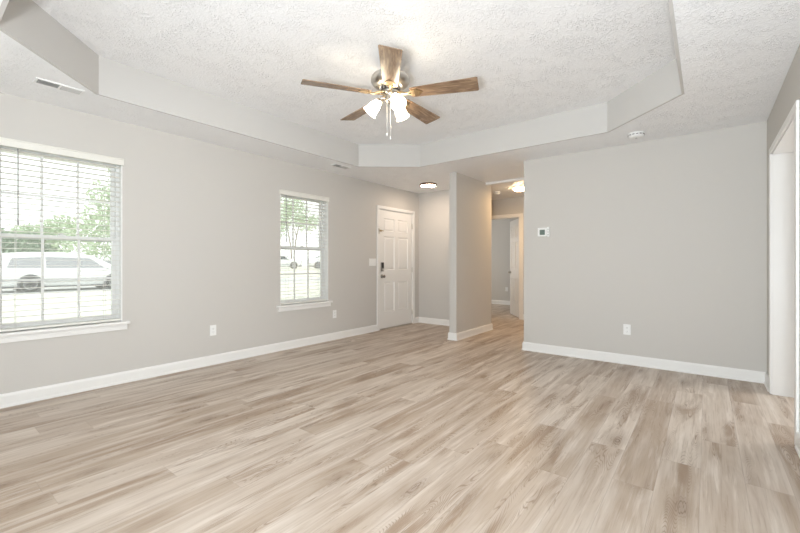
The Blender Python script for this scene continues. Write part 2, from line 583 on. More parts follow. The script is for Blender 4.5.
# ------------------------------------------------------------------ windows
def make_window(name, y0, y1, WZ1):
    """local frame: x = 0 at the wall face (minus = outwards), y along the wall from y0"""
    W = y1 - y0
    r = structure(empty(name, (XL, y0, WZ0)))
    hgt = WZ1 - WZ0
    xo, xi = -0.145, -0.075           # frame depth range
    f = 0.030
    m = MB()
    m.box(xo, xi, 0, f, 0, hgt, 0.003); m.box(xo, xi, W-f, W, 0, hgt, 0.003)
    m.box(xo, xi, f, W-f, hgt-f, hgt, 0.003); m.box(xo, xi, f, W-f, 0, f, 0.003)
    m.build('window_frame', M['vinyl'], r)
    m = MB()
    m.box(xo, -0.001, -0.001, 0.008, 0.003, hgt+0.001); m.box(xo, -0.001, W-0.008, W+0.001, 0.003, hgt+0.001)
    m.box(xo, -0.001, 0.008, W-0.008, hgt-0.008, hgt+0.001)
    m.build('reveal_liner', M['trim'], r)
    mid = hgt*0.506
    for nm, z0, z1, xa, xb in (('upper_sash', mid-0.02, hgt-f, -0.138, -0.112), ('lower_sash', f, mid+0.02, -0.108, -0.080)):
        m = MB(); t = 0.030
        m.box(xa, xb, f, f+t, z0, z1, 0.003); m.box(xa, xb, W-f-t, W-f, z0, z1, 0.003)
        m.box(xa, xb, f+t, W-f-t, z0, z0+t, 0.003); m.box(xa, xb, f+t, W-f-t, z1-t, z1, 0.003)
        gw = W - 2*(f+t)
        xm = (xa+xb)/2
        for k in (1, 2):
            yy = f+t + gw*k/3
            m.box(xm-0.006, xm+0.006, yy-0.009, yy+0.009, z0+t, z1-t)
        zz = (z0+z1)/2
        m.box(xm-0.0055, xm+0.0055, f+t, W-f-t, zz-0.009, zz+0.009)
        s = m.build(nm, M['vinyl'], r)
        m = MB(); m.box(xm-0.0015, xm+0.0015, f+t-0.004, W-f-t+0.004, z0+t-0.004, z1-t+0.004)
        m.build('pane', M['glass'], s)
        if nm == 'lower_sash':
            m = MB(); m.box(xb-0.002, xb+0.014, W/2-0.028, W/2+0.028, z1-0.012, z1+0.008, 0.003)
            m.lathe([(0.012, 0), (0.012, 0.012), (0, 0.014)], 12, mat=Matrix.Translation((xb+0.004, W/2, z1+0.006)))
            m.build('sash_lock', M['vinyl'], s)
    m = MB(); m.box(-0.078, 0.0, 0.001, W-0.001, -0.022, 0.003)
    m.box(-0.002, 0.042, -0.055, W+0.055, -0.022, 0.003, 0.006)
    m.build('window_sill', M['trim'], r)
    m = MB(); m.prism([(0, 0), (0.016, 0), (0.018, 0.03), (0.012, 0.052), (0, 0.052)], -0.035, W+0.035,
                      mat=Matrix.Translation((0, 0, -0.074)) @ Matrix(((1,0,0,0),(0,0,1,0),(0,1,0,0),(0,0,0,1))))
    m.build('apron', M['trim'], r)
    return r
make_window('window_1', *WIN[0])
make_window('window_2', *WIN[1])

# blinds hang inside the window reveals
def make_blind(y0, y1, WZ1, label, wand_at):
    W = y1 - y0
    r = tag(empty('window_blind', (XL, y0, WZ1)), label, 'blind', 'white slatted blinds in the two windows')
    hgt = WZ1 - WZ0
    m = MB()
    m.box(-0.006, 0.010, -0.012, W+0.012, -0.050, 0.010, 0.004)
    m.box(-0.006, 0.016, -0.012, W+0.012, 0.000, 0.012, 0.004)
    m.build('valance', M['slat'], r)
    m = MB(); m.box(-0.062, -0.008, 0.006, W-0.006, -0.045, -0.004)
    m.build('headrail', M['slat'], r)
    m = MB()
    z = -0.072
    tilt = R(0)
    zs = []
    while z > -(hgt - 0.045):
        zs.append(z)
        mt = Matrix.Translation((-0.036, 0, z)) @ Matrix.Rotation(tilt, 4, 'Y')
        m.box(-0.0245, 0.0245, 0.008, W-0.008, -0.0016, 0.0016, mat=mt)
        z -= 0.0455
    m.build('slats', M['slat'], r)
    m = MB(); m.box(-0.061, -0.011, 0.008, W-0.008, -(hgt-0.010), -(hgt-0.028), 0.003)
    m.build('bottom_rail', M['slat'], r)
    for yy in (0.13, W-0.13):
        m = MB()
        for xx in (-0.0615, -0.0105):
            m.box(xx-0.0008, xx+0.0008, yy-0.0015, yy+0.0015, -(hgt-0.02), -0.04)
        m.build('ladder_cord', M['cord'], r)
    m = MB(); m.tube([(-0.004, wand_at, -0.055), (0.002, wand_at, -0.09), (0.003, wand_at, -0.62)], 0.0045, 8)
    m.lathe([(0.006, -0.66), (0.007, -0.63), (0.0045, -0.60)], 8, mat=Matrix.Translation((0.003, wand_at, 0)))
    m.build('tilt_wand', M['wand'], r)
    return r
make_blind(*WIN[0], 'white horizontal slat blind in the window that shows the parked minivan', 0.140)
make_blind(*WIN[1], 'white horizontal slat blind in the narrow window nearer the front door', 0.095)

# ------------------------------------------------------------------ panel doors
def panel_slab(w_, h_, t_):
    """six-panel door slab, x 0..w, y 0..t, z 0..h"""
    b = bmesh.new()
    st, mid = 0.115, 0.105
    pw = (w_ - 2*st - mid)/2
    xs = [0, st, st+pw, st+pw+mid, w_-st, w_]
    zs = [0, 0.27, 0.785, 0.985, 1.56, 1.645, h_-0.135, h_]
    for y, flip in ((0, False), (t_, True)):
        g = [[b.verts.new((x, y, z)) for z in zs] for x in xs]
        pans = []
        for i in range(5):
            for j in range(7):
                q = [g[i][j], g[i+1][j], g[i+1][j+1], g[i][j+1]]
                f = b.faces.new(q if not flip else q[::-1])
                if i in (1, 3) and j in (1, 3, 5):
                    pans.append(f)
        sgn = 1 if not flip else -1
        for f in pans:
            bmesh.ops.inset_individual(b, faces=[f], thickness=0.012, depth=0)
            for v in f.verts: v.co.y += sgn*0.012
            bmesh.ops.inset_individual(b, faces=[f], thickness=0.022, depth=0)
            for v in f.verts: v.co.y += 0
            bmesh.ops.inset_individual(b, faces=[f], thickness=0.016, depth=0)
            for v in f.verts: v.co.y -= sgn*0.008
    # rim
    def rim(p):
        return b.verts.new(p)
    a = [(0,0),(w_,0),(w_,h_),(0,h_)]
    lo = [rim((x,0,z)) for x,z in a]; hi = [rim((x,t_,z)) for x,z in a]
    for i in range(4):
        j = (i+1) % 4
        b.faces.new((lo[j], lo[i], hi[i], hi[j]))
    bmesh.ops.remove_doubles(b, verts=b.verts[:], dist=1e-6)
    mb = MB(); mb.merge(b)
    return mb

def casing_set(mb, a0, a1, ztop, face, nrm, axis, wd=0.062, th=0.016):
    """flat casing round an opening a0..a1, on the wall face at 'face' growing along nrm (+1/-1); axis of the run 'X' or 'Y'"""
    f0, f1 = sorted((face, face + nrm*th))
    def bx(u0, u1, z0, z1):
        if axis == 'Y':
            mb.box(f0, f1, u0, u1, z0, z1, 0.004)
        else:
            mb.box(u0, u1, f0, f1, z0, z1, 0.004)
    bx(a0-wd, a0, 0, ztop); bx(a1, a1+wd, 0, ztop); bx(a0-wd, a1+wd, ztop, ztop+wd*0.82)

def knob(parent, x, z, y, side, mat):
    """round knob on a slab face; side +1/-1 along y"""
    m = MB()
    mt = Matrix.Translation((x, y, z)) @ Matrix.Rotation(-side*PI/2, 4, 'X')
    m.lathe([(0.0, 0.0), (0.031, 0.0), (0.031, 0.006), (0.014, 0.012), (0.012, 0.030), (0.022, 0.036), (0.027, 0.048), (0.025, 0.060), (0.014, 0.067), (0, 0.068)], 20, mat=mt)
    return m.build('knob', mat, parent)

# front door in the window wall
d1 = structure(empty('door_1', (0, 0, 0)))
m = MB(); casing_set(m, DOOR_Y[0]+0.005, DOOR_Y[1]-0.005, DOOR_Z-0.004, XL, 1, 'Y')
m.build('door_casing', M['trim'], d1)
m = MB()
for y0, y1 in ((DOOR_Y[0], DOOR_Y[0]+0.016), (DOOR_Y[1]-0.016, DOOR_Y[1])):
    m.box(XL-0.15, XL, y0, y1, 0, DOOR_Z)
m.box(XL-0.15, XL, DOOR_Y[0], DOOR_Y[1], DOOR_Z-0.014, DOOR_Z)
m.build('door_jamb', M['trim'], d1)
m = MB(); m.box(XL-0.15, XL+0.012, DOOR_Y[0]+0.016, DOOR_Y[1]-0.016, 0, 0.018, 0.004)
m.build('threshold', M['nickel'], d1)
SW = DOOR_Y[1]-DOOR_Y[0]-0.040
slab = panel_slab(SW, 2.0, 0.044).build('door_panel', M['door'], d1, (XL-0.050, DOOR_Y[1]-0.020, 0.020), -PI/2)
kx = SW - 0.062
knob(slab, kx, 0.90-0.02, 0.044, 1, M['dark_nickel'])
m = MB(); m.box(kx-0.032, kx+0.032, 0.044, 0.066, 0.965, 1.115, 0.006)
kp = m.build('keypad_lock', M['dark_nickel'], slab)
kp['label'] = 'keypad deadbolt with black face'
m = MB(); m.box(kx-0.026, kx+0.026, 0.065, 0.069, 1.025, 1.108, 0.002)
m.build('keypad', M['black'], kp)
m = MB(); m.box(kx-0.008, kx+0.008, 0.066, 0.082, 0.978, 1.014, 0.003)
m.build('thumb_turn', M['nickel'], kp)
# swing-bar guard near the top
m = MB(); m.box(SW-0.050, SW-0.004, 0.044, 0.053, 1.632, 1.662, 0.002)
m.tube([(SW-0.04, 0.050, 1.647), (SW-0.04, 0.066, 1.647), (SW-0.085, 0.068, 1.647)], 0.007, 8)
m.build('guard_latch', M['brass'], slab)
m = MB(); m.box(XL, XL+0.021, DOOR_Y[0]-0.030, DOOR_Y[0]-0.004, 1.61, 1.70, 0.002)
m.build('latch_plate', M['nickel'], d1)
for z in (0.22, 1.0, 1.80):
    m = MB(); m.lathe([(0.007, z-0.045), (0.007, z+0.045)], 10, mat=Matrix.Translation((XL+0.006, DOOR_Y[1]-0.019, 0)))
    m.build('hinge', M['nickel'], d1)

# bedroom door, open into the bedroom
d2 = structure(empty('door_2', (0, 0, 0)))
m = MB(); casing_set(m, HD[0]+0.005, HD[1]-0.005, 2.051, HY, -1, 'X', 0.075); casing_set(m, HD[0]+0.005, HD[1]-0.005, 2.051, HY+0.12, 1, 'X')
m.build('door_casing', M['trim'], d2)
m = MB()
for x0, x1 in ((HD[0], HD[0]+0.016), (HD[1]-0.016, HD[1])):
    m.box(x0, x1, HY, HY+0.12, 0, 2.055)
m.box(HD[0], HD[1], HY, HY+0.12, 2.041, 2.055)
m.build('door_jamb', M['trim'], d2)
slab2 = panel_slab(0.725, 2.025, 0.036).build('door_panel', M['door'], d2, (HD[1]-0.020, HY+0.135, 0.012), R(127))
knob(slab2, 0.665, 0.91, 0.036, 1, M['nickel']); knob(slab2, 0.665, 0.91, 0.0, -1, M['nickel'])
for z in (0.22, 1.02, 1.80):
    m = MB(); m.box(-0.0025, 0.0, 0.0, 0.034, z-0.045, z+0.045)
    m.lathe([(0.006, z-0.045), (0.006, z+0.045)], 10, mat=Matrix.Translation((-0.006, 0.0, 0)))
    m.build('hinge', M['bronze'], slab2)

# cased opening in the right wall
t1 = structure(empty('trim_1', (0, 0, 0)))
m = MB(); casing_set(m, OPN[0]+0.004, OPN[1]-0.004, OPN[3]-0.004, XR, -1, 'Y'); casing_set(m, OPN[0]+0.004, OPN[1]-0.004, OPN[3]-0.004, XR+0.14, 1, 'Y')
m.build('casing', M['trim'], t1)
m = MB()
m.box(XR-0.001, XR+0.141, OPN[0], OPN[0]+0.014, 0, OPN[3]); m.box(XR-0.001, XR+0.141, OPN[1]-0.014, OPN[1], 0, OPN[3])
m.box(XR-0.001, XR+0.141, OPN[0], OPN[1], OPN[3]-0.014, OPN[3])
m.build('jamb', M['trim'], t1)
# ceiling batten where the hall ceiling starts
m = MB(); m.box(-2.853, -0.6, 5.925, 5.985, 2.405, 2.441, 0.004)
structure(m.build('trim_2', M['trim']))

# ------------------------------------------------------------------ ceiling fan
FX, FY = -1.966, 2.39
YAW = 38.031
fan = tag(empty('ceiling_fan', (FX, FY, HT)), 'five-blade ceiling fan with wooden blades and three lit glass shades', 'ceiling fan')
def zf(z):
    return z - HT
m = MB(); m.lathe([(0.0, zf(2.618)), (0.095, zf(2.612)), (0.140, zf(2.592)), (0.152, zf(2.578)), (0.154, zf(2.556)), (0.146, zf(2.536)), (0.122, zf(2.514)), (0.086, zf(2.502)), (0, zf(2.502))], 48)
m.build('motor_housing', M['nickel'], fan)
m = MB(); m.lathe([(0.0, 0.0), (0.066, 0.0), (0.068, -0.012), (0.060, -0.040), (0.036, -0.060), (0.020, -0.066), (0.020, zf(2.610)), (0, zf(2.610))], 32)
m.build('ceiling_mount', M['nickel'], fan)
m = MB(); m.lathe([(0.0, zf(2.503)), (0.078, zf(2.503)), (0.080, zf(2.476)), (0.0, zf(2.476))], 32)
vr = m.build('vent_ring', M['dark_metal'], fan)
m = MB()
for k in range(16):
    a = 2*PI*k/16
    mt = Matrix.Rotation(a, 4, 'Z')
    m.box(0.075, 0.083, -0.005, 0.005, zf(2.476), zf(2.503), mat=mt)
m.build('vent_rib', M['nickel'], vr)
m = MB(); m.lathe([(0.0, zf(2.477)), (0.066, zf(2.477)), (0.070, zf(2.464)), (0.046, zf(2.455)), (0.038, zf(2.44)), (0.038, zf(2.418)), (0.042, zf(2.412)), (0.038, zf(2.392)), (0.018, zf(2.380)), (0, zf(2.378))], 40)
m.build('switch_housing', M['nickel'], fan)

def make_blade(az):
    r0, r1, zc = 0.165, 0.684, zf(2.448)
    m = MB()
    # blade board: slightly wider at the tip, rounded corners; pitched about its own length
    pts = [(r0, -0.052), (r0+0.02, -0.058), (r1-0.012, -0.078), (r1-0.003, -0.074), (r1, -0.064), (r1, 0.064), (r1-0.003, 0.074), (r1-0.012, 0.078), (r0+0.02, 0.058), (r0, 0.052)]
    m.prism(pts, -0.003, 0.003, bev=0.0015)
    b = m.build('blade', M['blade'], fan, (0, 0, zc))
    b.rotation_euler = (R(-12), 0, az)   # counter-clockwise edge down
    m = MB()
    arm = [(0.055, -0.014), (0.12, -0.010), (0.155, -0.014), (0.175, -0.036), (0.215, -0.042), (0.245, -0.020), (0.262, 0.0),
           (0.245, 0.020), (0.215, 0.042), (0.175, 0.036), (0.155, 0.014), (0.12, 0.010), (0.055, 0.014)]
    m.prism(arm, -0.0085, -0.0035)
    m.tube([(0.05, 0, 0.020), (0.09, 0, 0.012), (0.13, 0, -0.004), (0.17, 0, -0.006)], [0.012, 0.010, 0.009, 0.008], 8)
    for sx, sy in ((0.195, -0.022), (0.195, 0.022), (0.235, 0)):
        m.lathe([(0.0, -0.012), (0.005, -0.011), (0.006, -0.0085)], 8, mat=Matrix.Translation((sx, sy, 0)))
    m.build('blade_bracket', M['brass'], b)
    return b
base_az = math.atan2(0-FY, 0-FX)
for k in range(5):
    make_blade(base_az + 2*PI*k/5)

def make_shade(phi):
    az = R(phi + YAW)
    d = Vector((math.cos(az), math.sin(az), 0))
    tl = R(48)   # below horizontal
    ax = Vector((d.x*math.cos(tl), d.y*math.cos(tl), -math.sin(tl)))
    p0 = Vector((0, 0, zf(2.420))) + d*0.030
    p1 = Vector((0, 0, zf(2.430))) + d*0.066
    p2 = p1 + ax*0.022
    m = MB(); m.tube([p0, p1, p2], [0.010, 0.010, 0.012], 10)
    q = ax.to_track_quat('Z', 'Y').to_matrix().to_4x4()
    m.lathe([(0, 0.0), (0.024, 0.0), (0.029, 0.008), (0.029, 0.030), (0.0, 0.030)], 20, mat=Matrix.Translation(p2) @ q)
    h = m.build('lamp_socket', M['nickel'], fan)
    m = MB()
    prof = [(0.030, 0.0), (0.031, 0.010), (0.040, 0.030), (0.047, 0.055), (0.049, 0.080), (0.052, 0.102), (0.062, 0.125),
            (0.059, 0.125), (0.049, 0.102), (0.046, 0.080), (0.044, 0.055), (0.037, 0.030), (0.027, 0.006)]
    prof = [(r_*0.95, z_*0.92) for r_, z_ in prof]
    m.lathe(prof, 28, mat=Matrix.Translation(p2 + ax*0.018) @ q, cap=False)
    s = m.build('lamp_shade', M['shade'], fan)
    m = MB(); m.lathe([(0.0, 0.02), (0.012, 0.022), (0.014, 0.045), (0.026, 0.070), (0.029, 0.088), (0.020, 0.106), (0, 0.114)], 16, mat=Matrix.Translation(p2 + ax*0.006) @ q)
    m.build('bulb', M['shade'], s)
for ph in (173, 293, 53):
    make_shade(ph)
rv = Vector((math.cos(R(YAW)), math.sin(R(YAW)), 0))
for off, ln in ((-0.026, 2.145), (0.000, 2.115)):
    p = rv*off
    m = MB(); m.tube([(p.x, p.y, zf(2.386)), (p.x, p.y, zf(ln))], 0.0016, 6)
    c = m.build('pull_chain', M['cord'], fan)
    m = MB(); m.lathe([(0, zf(ln)-0.022), (0.005, zf(ln)-0.018), (0.0055, zf(ln)-0.004), (0.002, zf(ln)+0.004), (0, zf(ln)+0.005)], 10, mat=Matrix.Translation((p.x, p.y, 0)))
    m.build('chain_fob', M['cord'], c)

# ------------------------------------------------------------------ ceiling lights, detectors, registers
e = tag(empty('ceiling_light', (-3.65, 5.43, H)), 'round flush disc light with bronze rim on the ceiling before the front door', 'ceiling light')
m = MB(); m.lathe([(0, 0), (0.135, 0), (0.140, -0.006), (0.140, -0.028), (0.128, -0.032), (0.124, -0.026), (0, -0.026)], 40)
m.build('rim', M['bronze'], e)
m = MB(); m.lathe([(0.0, -0.025), (0.123, -0.025), (0.123, -0.031), (0.09, -0.036), (0, -0.038)], 40)
m.build('diffuser', M['entry_glow'], e)
e = tag(empty('ceiling_light', (-2.545, 6.62, H)), 'warm dome light on the hallway ceiling beyond the partition', 'ceiling light')
m = MB(); m.lathe([(0, 0), (0.125, 0), (0.127, -0.010), (0.112, -0.018), (0, -0.018)], 40)
m.build('rim', M['trim'], e)
m = MB(); m.lathe([(0.0, -0.016), (0.110, -0.016), (0.113, -0.026), (0.102, -0.048), (0.070, -0.066), (0.030, -0.075), (0, -0.077)], 40)
m.build('diffuser', M['hall_glow'], e)
ld = bpy.data.lights.new('hall_lamp', 'AREA')
ld.shape = 'DISK'; ld.size = 0.2; ld.energy = 15; ld.color = (1.0, 0.62, 0.28)
lo = bpy.data.objects.new('hall_lamp', ld); COL.objects.link(lo); lo.location = (-2.545, 6.62, H-0.092)
m = MB(); m.lathe([(0, -0.076), (0.008, -0.077), (0.007, -0.085), (0, -0.088)], 12)
m.build('finial', M['brass'], e)

def detector(loc, label, r=0.07):
    e = tag(empty('smoke_detector', loc), label, 'smoke detector')
    m = MB(); m.lathe([(0, 0), (r*0.98, 0), (r, -0.006), (r*0.98, -0.012), (0, -0.012)], 32)
    m.build('mounting_plate', M['plastic'], e)
    m = MB(); m.lathe([(0, -0.012), (r*0.9, -0.012), (r*0.94, -0.020), (r*0.86, -0.036), (r*0.55, -0.046), (0, -0.047)], 32)
    b = m.build('detector_body', M['plastic'], e)
    m = MB()
    for k in range(14):
        mt = Matrix.Rotation(2*PI*k/14, 4, 'Z')
        m.box(r*0.90, r*0.945, -r*0.13, r*0.13, -0.024, -0.016, mat=mt)
    m.build('sensor_slots', M['slot'], b)
    m = MB(); m.lathe([(0, -0.046), (0.012, -0.046), (0.012, -0.049), (0, -0.050)], 14)
    m.build('test_button', M['groove'], b)
detector((-0.562, 4.62, H), 'white round smoke detector on the living room ceiling above the blank wall', 0.078)
detector((-3.05, 6.82, H), 'small round white detector on the hallway ceiling behind the partition', 0.06)

def register(loc, label):
    e = tag(empty('air_vent', loc), label, 'air vent', 'ceiling registers above the window wall')
    L2, W2 = 0.140, 0.058
    m = MB(); t = 0.015
    m.box(-W2, W2, -L2, -L2+t, -0.008, 0, 0.002); m.box(-W2, W2, L2-t, L2, -0.008, 0, 0.002)
    m.box(-W2, -W2+t, -L2+t, L2-t, -0.008, 0, 0.002); m.box(W2-t, W2, -L2+t, L2-t, -0.008, 0, 0.002)
    m.box(-W2+t, W2-t, -0.006, 0.006, -0.008, 0)
    m.build('vent_frame', M['plastic'], e)
    m = MB(); m.box(-W2+t, W2-t, -L2+t, L2-t, -0.0012, -0.0002)
    m.build('backing', M['duct'], e)
    m = MB()
    for s, y0, y1 in ((1, -L2+t, -0.006), (-1, 0.006, L2-t)):
        k = -W2+t+0.008
        while k < W2-t:
            mt = Matrix.Translation((k, 0, -0.0055)) @ Matrix.Rotation(s*R(38), 4, 'Y')
            m.box(-0.0065, 0.0065, y0, y1, -0.0006, 0.0006, mat=mt)
            k += 0.0125
    m.build('louvers', M['vent'], e)
register((-3.80+0.0, 0.737, H), 'ceiling air vent in the corner above the window with the minivan')
register((-3.915, 3.70, H), 'ceiling air vent above the narrow window nearer the front door')

# ------------------------------------------------------------------ wall plates
def plate_root(name, loc, rotz, label, cat, group=None):
    return tag(empty(name, loc, rotz), label, cat, group)
def outlet(loc, rotz, label):
    """local: +y out of the wall"""
    e = plate_root('electrical_outlet', loc, rotz, label, 'outlet', 'white duplex outlets low on the walls')
    m = MB(); m.box(-0.035, 0.035, 0, 0.006, -0.0575, 0.0575, 0.002)
    m.build('cover_plate', M['plastic'], e)
    for z in (-0.020, 0.020):
        m = MB(); m.box(-0.016, 0.016, 0.004, 0.0075, z-0.0145, z+0.0145, 0.002)
        s = m.build('receptacle', M['plastic'], e)
        m = MB()
        m.box(-0.0075, -0.0055, 0.0072, 0.0079, z-0.001, z+0.007); m.box(0.0055, 0.0075, 0.0072, 0.0079, z-0.001, z+0.006)
        m.lathe([(0, 0.0), (0.0024, 0.0), (0.0024, 0.0007), (0, 0.0007)], 8, mat=Matrix.Translation((0, 0.0072, z-0.008)) @ Matrix.Rotation(-PI/2, 4, 'X'))
        m.build('slot', M['slot'], s)
outlet((XL, 2.138, 0.378), -PI/2, 'white outlet on the window wall between the two windows')
outlet((XL, 3.935, 0.375), -PI/2, 'white outlet low on the wall between the narrow window and front door')
outlet((-0.693, YB, 0.384), PI, 'white outlet low on the blank wall right of the hallway')
outlet((-4.26, 10.14, 0.42), PI, 'small outlet on the grey wall seen through the bedroom doorway')

e = plate_root('light_switch', (XL, 4.767, 1.138), -PI/2, 'wide white switch plate with rockers beside the front door', 'light switch')
m = MB(); m.box(-0.0815, 0.0815, 0, 0.006, -0.060, 0.060, 0.002)
m.build('cover_plate', M['plastic'], e)
for x in (-0.046, 0.0, 0.046):
    m = MB(); m.box(x-0.016, x+0.016, 0.004, 0.009, -0.033, 0.033, 0.002)
    m.build('rocker', M['plastic'], e)

e = plate_root('thermostat', (-1.617, YB, 1.51), PI, 'small white thermostat with grey-green screen on the wall beside the hallway', 'thermostat')
m = MB(); m.box(-0.056, 0.056, 0, 0.024, -0.054, 0.054, 0.005)
m.build('thermostat_body', M['plastic'], e)
m = MB(); m.box(-0.034, 0.030, 0.022, 0.0245, -0.036, 0.028)
m.build('screen', M['lcd'], e)
m = MB(); m.box(-0.087, -0.059, 0, 0.022, -0.060, 0.060, 0.004)
b = m.build('side_panel', M['plastic'], e)
m = MB()
for z in (-0.036, -0.004, 0.028):
    m.box(-0.079, -0.067, 0.0215, 0.0235, z-0.007, z+0.007)
m.build('button', M['vent'], b)

# ------------------------------------------------------------------ outdoors
GZ = -0.13
GH = 0.58      # the far side of the road lies higher
m = MB(); m.prism([(XL-0.15, GZ-0.3), (XL-0.15, GZ), (-28.4, GZ), (-32.0, GH), (-75.0, GH), (-75.0, GZ-0.3)], -25, 70,
                  mat=Matrix(((1,0,0,0),(0,0,1,0),(0,1,0,0),(0,0,0,1))))
structure(m.build('ground', M['lawn']))
m = MB(); m.box(-28.0, -21.5, -25, 60, GZ, GZ+0.012)
structure(m.build('road', M['asphalt']))

def loft_body(mb, stations, hw_base):
    """stations: (x, z_bottom, z_belt, z_top, w_scale). closed shell along x"""
    b = bmesh.new()
    rings = []
    for x, zb, zt, ztop, ws in stations:
        hb = hw_base*ws
        g = max(0.0, ztop - zt)
        ht = hb - 0.06 - g*0.30
        half = [(hb*0.90, zb), (hb*0.985, zb+0.16), (hb, (zb+zt)/2+0.05), (hb*0.985, zt), (ht+0.03, zt+g*0.72), (ht-0.10, ztop-0.004), (ht*0.5, ztop+0.012)]
        ring = [(x, y, z) for y, z in half] + [(x, -y, z) for y, z in reversed(half)]
        rings.append([b.verts.new(p) for p in ring])
    k = len(rings[0])
    for a, c in zip(rings, rings[1:]):
        for i in range(k):
            j = (i+1) % k
            f = b.faces.new((a[i], a[j], c[j], c[i]))
            f.smooth = True
    b.faces.new(rings[0]); b.faces.new(rings[-1])
    bmesh.ops.recalc_face_normals(b, faces=b.faces[:])
    mb.merge(b)

def side_window(mb, quad, hw, zbelt, ztop, side, out=0.012):
    """quad of (x,z) on the leaning upper side"""
    for sgn in (side,):
        g = ztop - zbelt
        vs = []
        for x, z in quad:
            t = (z - zbelt)/(g*0.72)
            y = (hw*0.985)*(1-t) + (hw - 0.06 - g*0.30 + 0.03)*t + out
            vs.append((x, sgn*y, z))
        a = [mb.bm.verts.new(p) for p in vs]
        c = [mb.bm.verts.new((p[0], p[1]-sgn*0.03, p[2])) for p in vs]
        n_ = len(a)
        mb.bm.faces.new(a if sgn < 0 else a[::-1])
        mb.bm.faces.new(c[::-1] if sgn < 0 else c)
        for i in range(n_):
            j = (i+1) % n_
            mb.bm.faces.new((a[j], a[i], c[i], c[j]) if sgn < 0 else (a[i], a[j], c[j], c[i]))

def wheel(parent, x, y, r):
    s = 1 if y > 0 else -1
    mt = Matrix.Translation((x, y, r)) @ Matrix.Rotation(-s*PI/2, 4, 'X')
    m = MB(); m.lathe([(r*0.62, -0.11), (r*0.95, -0.11), (r, -0.07), (r, 0.07), (r*0.95, 0.11), (r*0.66, 0.11), (r*0.62, 0.06)], 28, mat=mt, cap=False)
    t = m.build('wheel', M['tyre'], parent)
    m = MB(); m.lathe([(0, 0.06), (r*0.16, 0.075), (r*0.2, 0.06), (r*0.64, 0.035), (r*0.66, 0.10), (r*0.60, 0.10), (r*0.60, -0.10)], 28, mat=mt, cap=False)
    for k in range(5):
        mk = mt @ Matrix.Rotation(2*PI*k/5, 4, 'Z')
        m.box(0.03, r*0.64, -0.035, 0.035, 0.05, 0.085, mat=mk)
    m.build('rim', M['alloy'], t)

def vehicle(name, loc, rotz, label, cat, st, hw, wheels, r, glass, wscreen, rear, belt, top, gm='car_glass'):
    e = tag(empty(name, loc, rotz), label, cat)
    m = MB(); loft_body(m, st, hw)
    body = m.build('car_body', M['car_paint'], e)
    m = MB(); x0, x1 = st[0][0]+0.1, st[-1][0]-0.1
    m.box(x0, x1, -hw*0.86, hw*0.86, 0.18, 0.40)
    m.build('underbody', M['under'], e)
    for q in glass:
        for sd in (1, -1):
            m = MB(); side_window(m, q, hw, belt, top, sd)
            m.build('side_window', M[gm], e)
    for nm, (xa, za, xb, zb, h0, h1) in (('windshield', wscreen), ('rear_window', rear)):
        m = MB()
        dx, dz = xb-xa, zb-za
        L_ = math.hypot(dx, dz)
        nx, nz = dz/L_, -dx/L_
        if nz < 0: nx, nz = -nx, -nz
        o1 = 0.035
        pts = [(xa, -h0, za), (xa, h0, za), (xb, h1, zb), (xb, -h1, zb)]
        A = [m.bm.verts.new((p[0]+nx*o1, p[1], p[2]+nz*o1)) for p in pts]
        B = [m.bm.verts.new((p[0]-nx*0.02, p[1], p[2]-nz*0.02)) for p in pts]
        m.bm.faces.new(A); m.bm.faces.new(B[::-1])
        for i in range(4):
            j = (i+1) % 4
            m.bm.faces.new((A[j], A[i], B[i], B[j]))
        bmesh.ops.recalc_face_normals(m.bm, faces=m.bm.faces[:])
        m.build(nm, M[gm], e)
    for wx in wheels:
        for s in (1, -1):
            # dark wheel arch
            m = MB()
            mt = Matrix.Translation((wx, s*(hw-0.02), r+0.02)) @ Matrix.Rotation(-s*PI/2, 4, 'X')
            m.lathe([(0, 0.0), (r*1.20, 0.0), (r*1.20, 0.030), (0, 0.030)], 28, mat=mt)
            m.build('wheel_arch', M['under'], e)
            wheel(e, wx, s*(hw-0.075), r)
    for s in (1, -1):
        m = MB(); m.box(-0.10, 0.08, -0.10, 0.10, -0.07, 0.07, 0.03, mat=Matrix.Translation((wscreen[0]-0.30, s*(hw+0.08), belt+0.06)))
        m.build('wing_mirror', M['car_paint'], e)
        m = MB(); m.box(-0.05, 0.12, -0.22, 0.22, -0.09, 0.09, 0.03, mat=Matrix.Translation((st[-1][0]-0.12, s*(hw-0.32), belt-0.22)))
        m.build('headlight', M['lamp_lens'], e)
        m = MB(); m.box(-0.03, 0.03, -0.05, 0.05, -0.18, 0.18, 0.02, mat=Matrix.Translation((st[0][0]+0.03, s*(hw-0.16), belt-0.02)))
        m.build('tail_lamp', M['lamp_lens'], e)
    for s in (1, -1):
        for hx in glass[:2]:
            m = MB()
            xm = max(p[0] for p in hx) - 0.95
            m.box(xm, xm+0.20, s*hw-0.02, s*hw+0.025, belt-0.10, belt-0.065, 0.008)
            m.build('door_handle', M['car_paint'], e)
    for s in (1, -1):
        m = MB()
        m.box(wheels[0]+0.45, wheels[1]-0.45, s*hw*0.985-0.02, s*hw*0.985+0.02, 0.40, 0.47, 0.008)
        m.build('side_moulding', M['fence'], e)
    return e

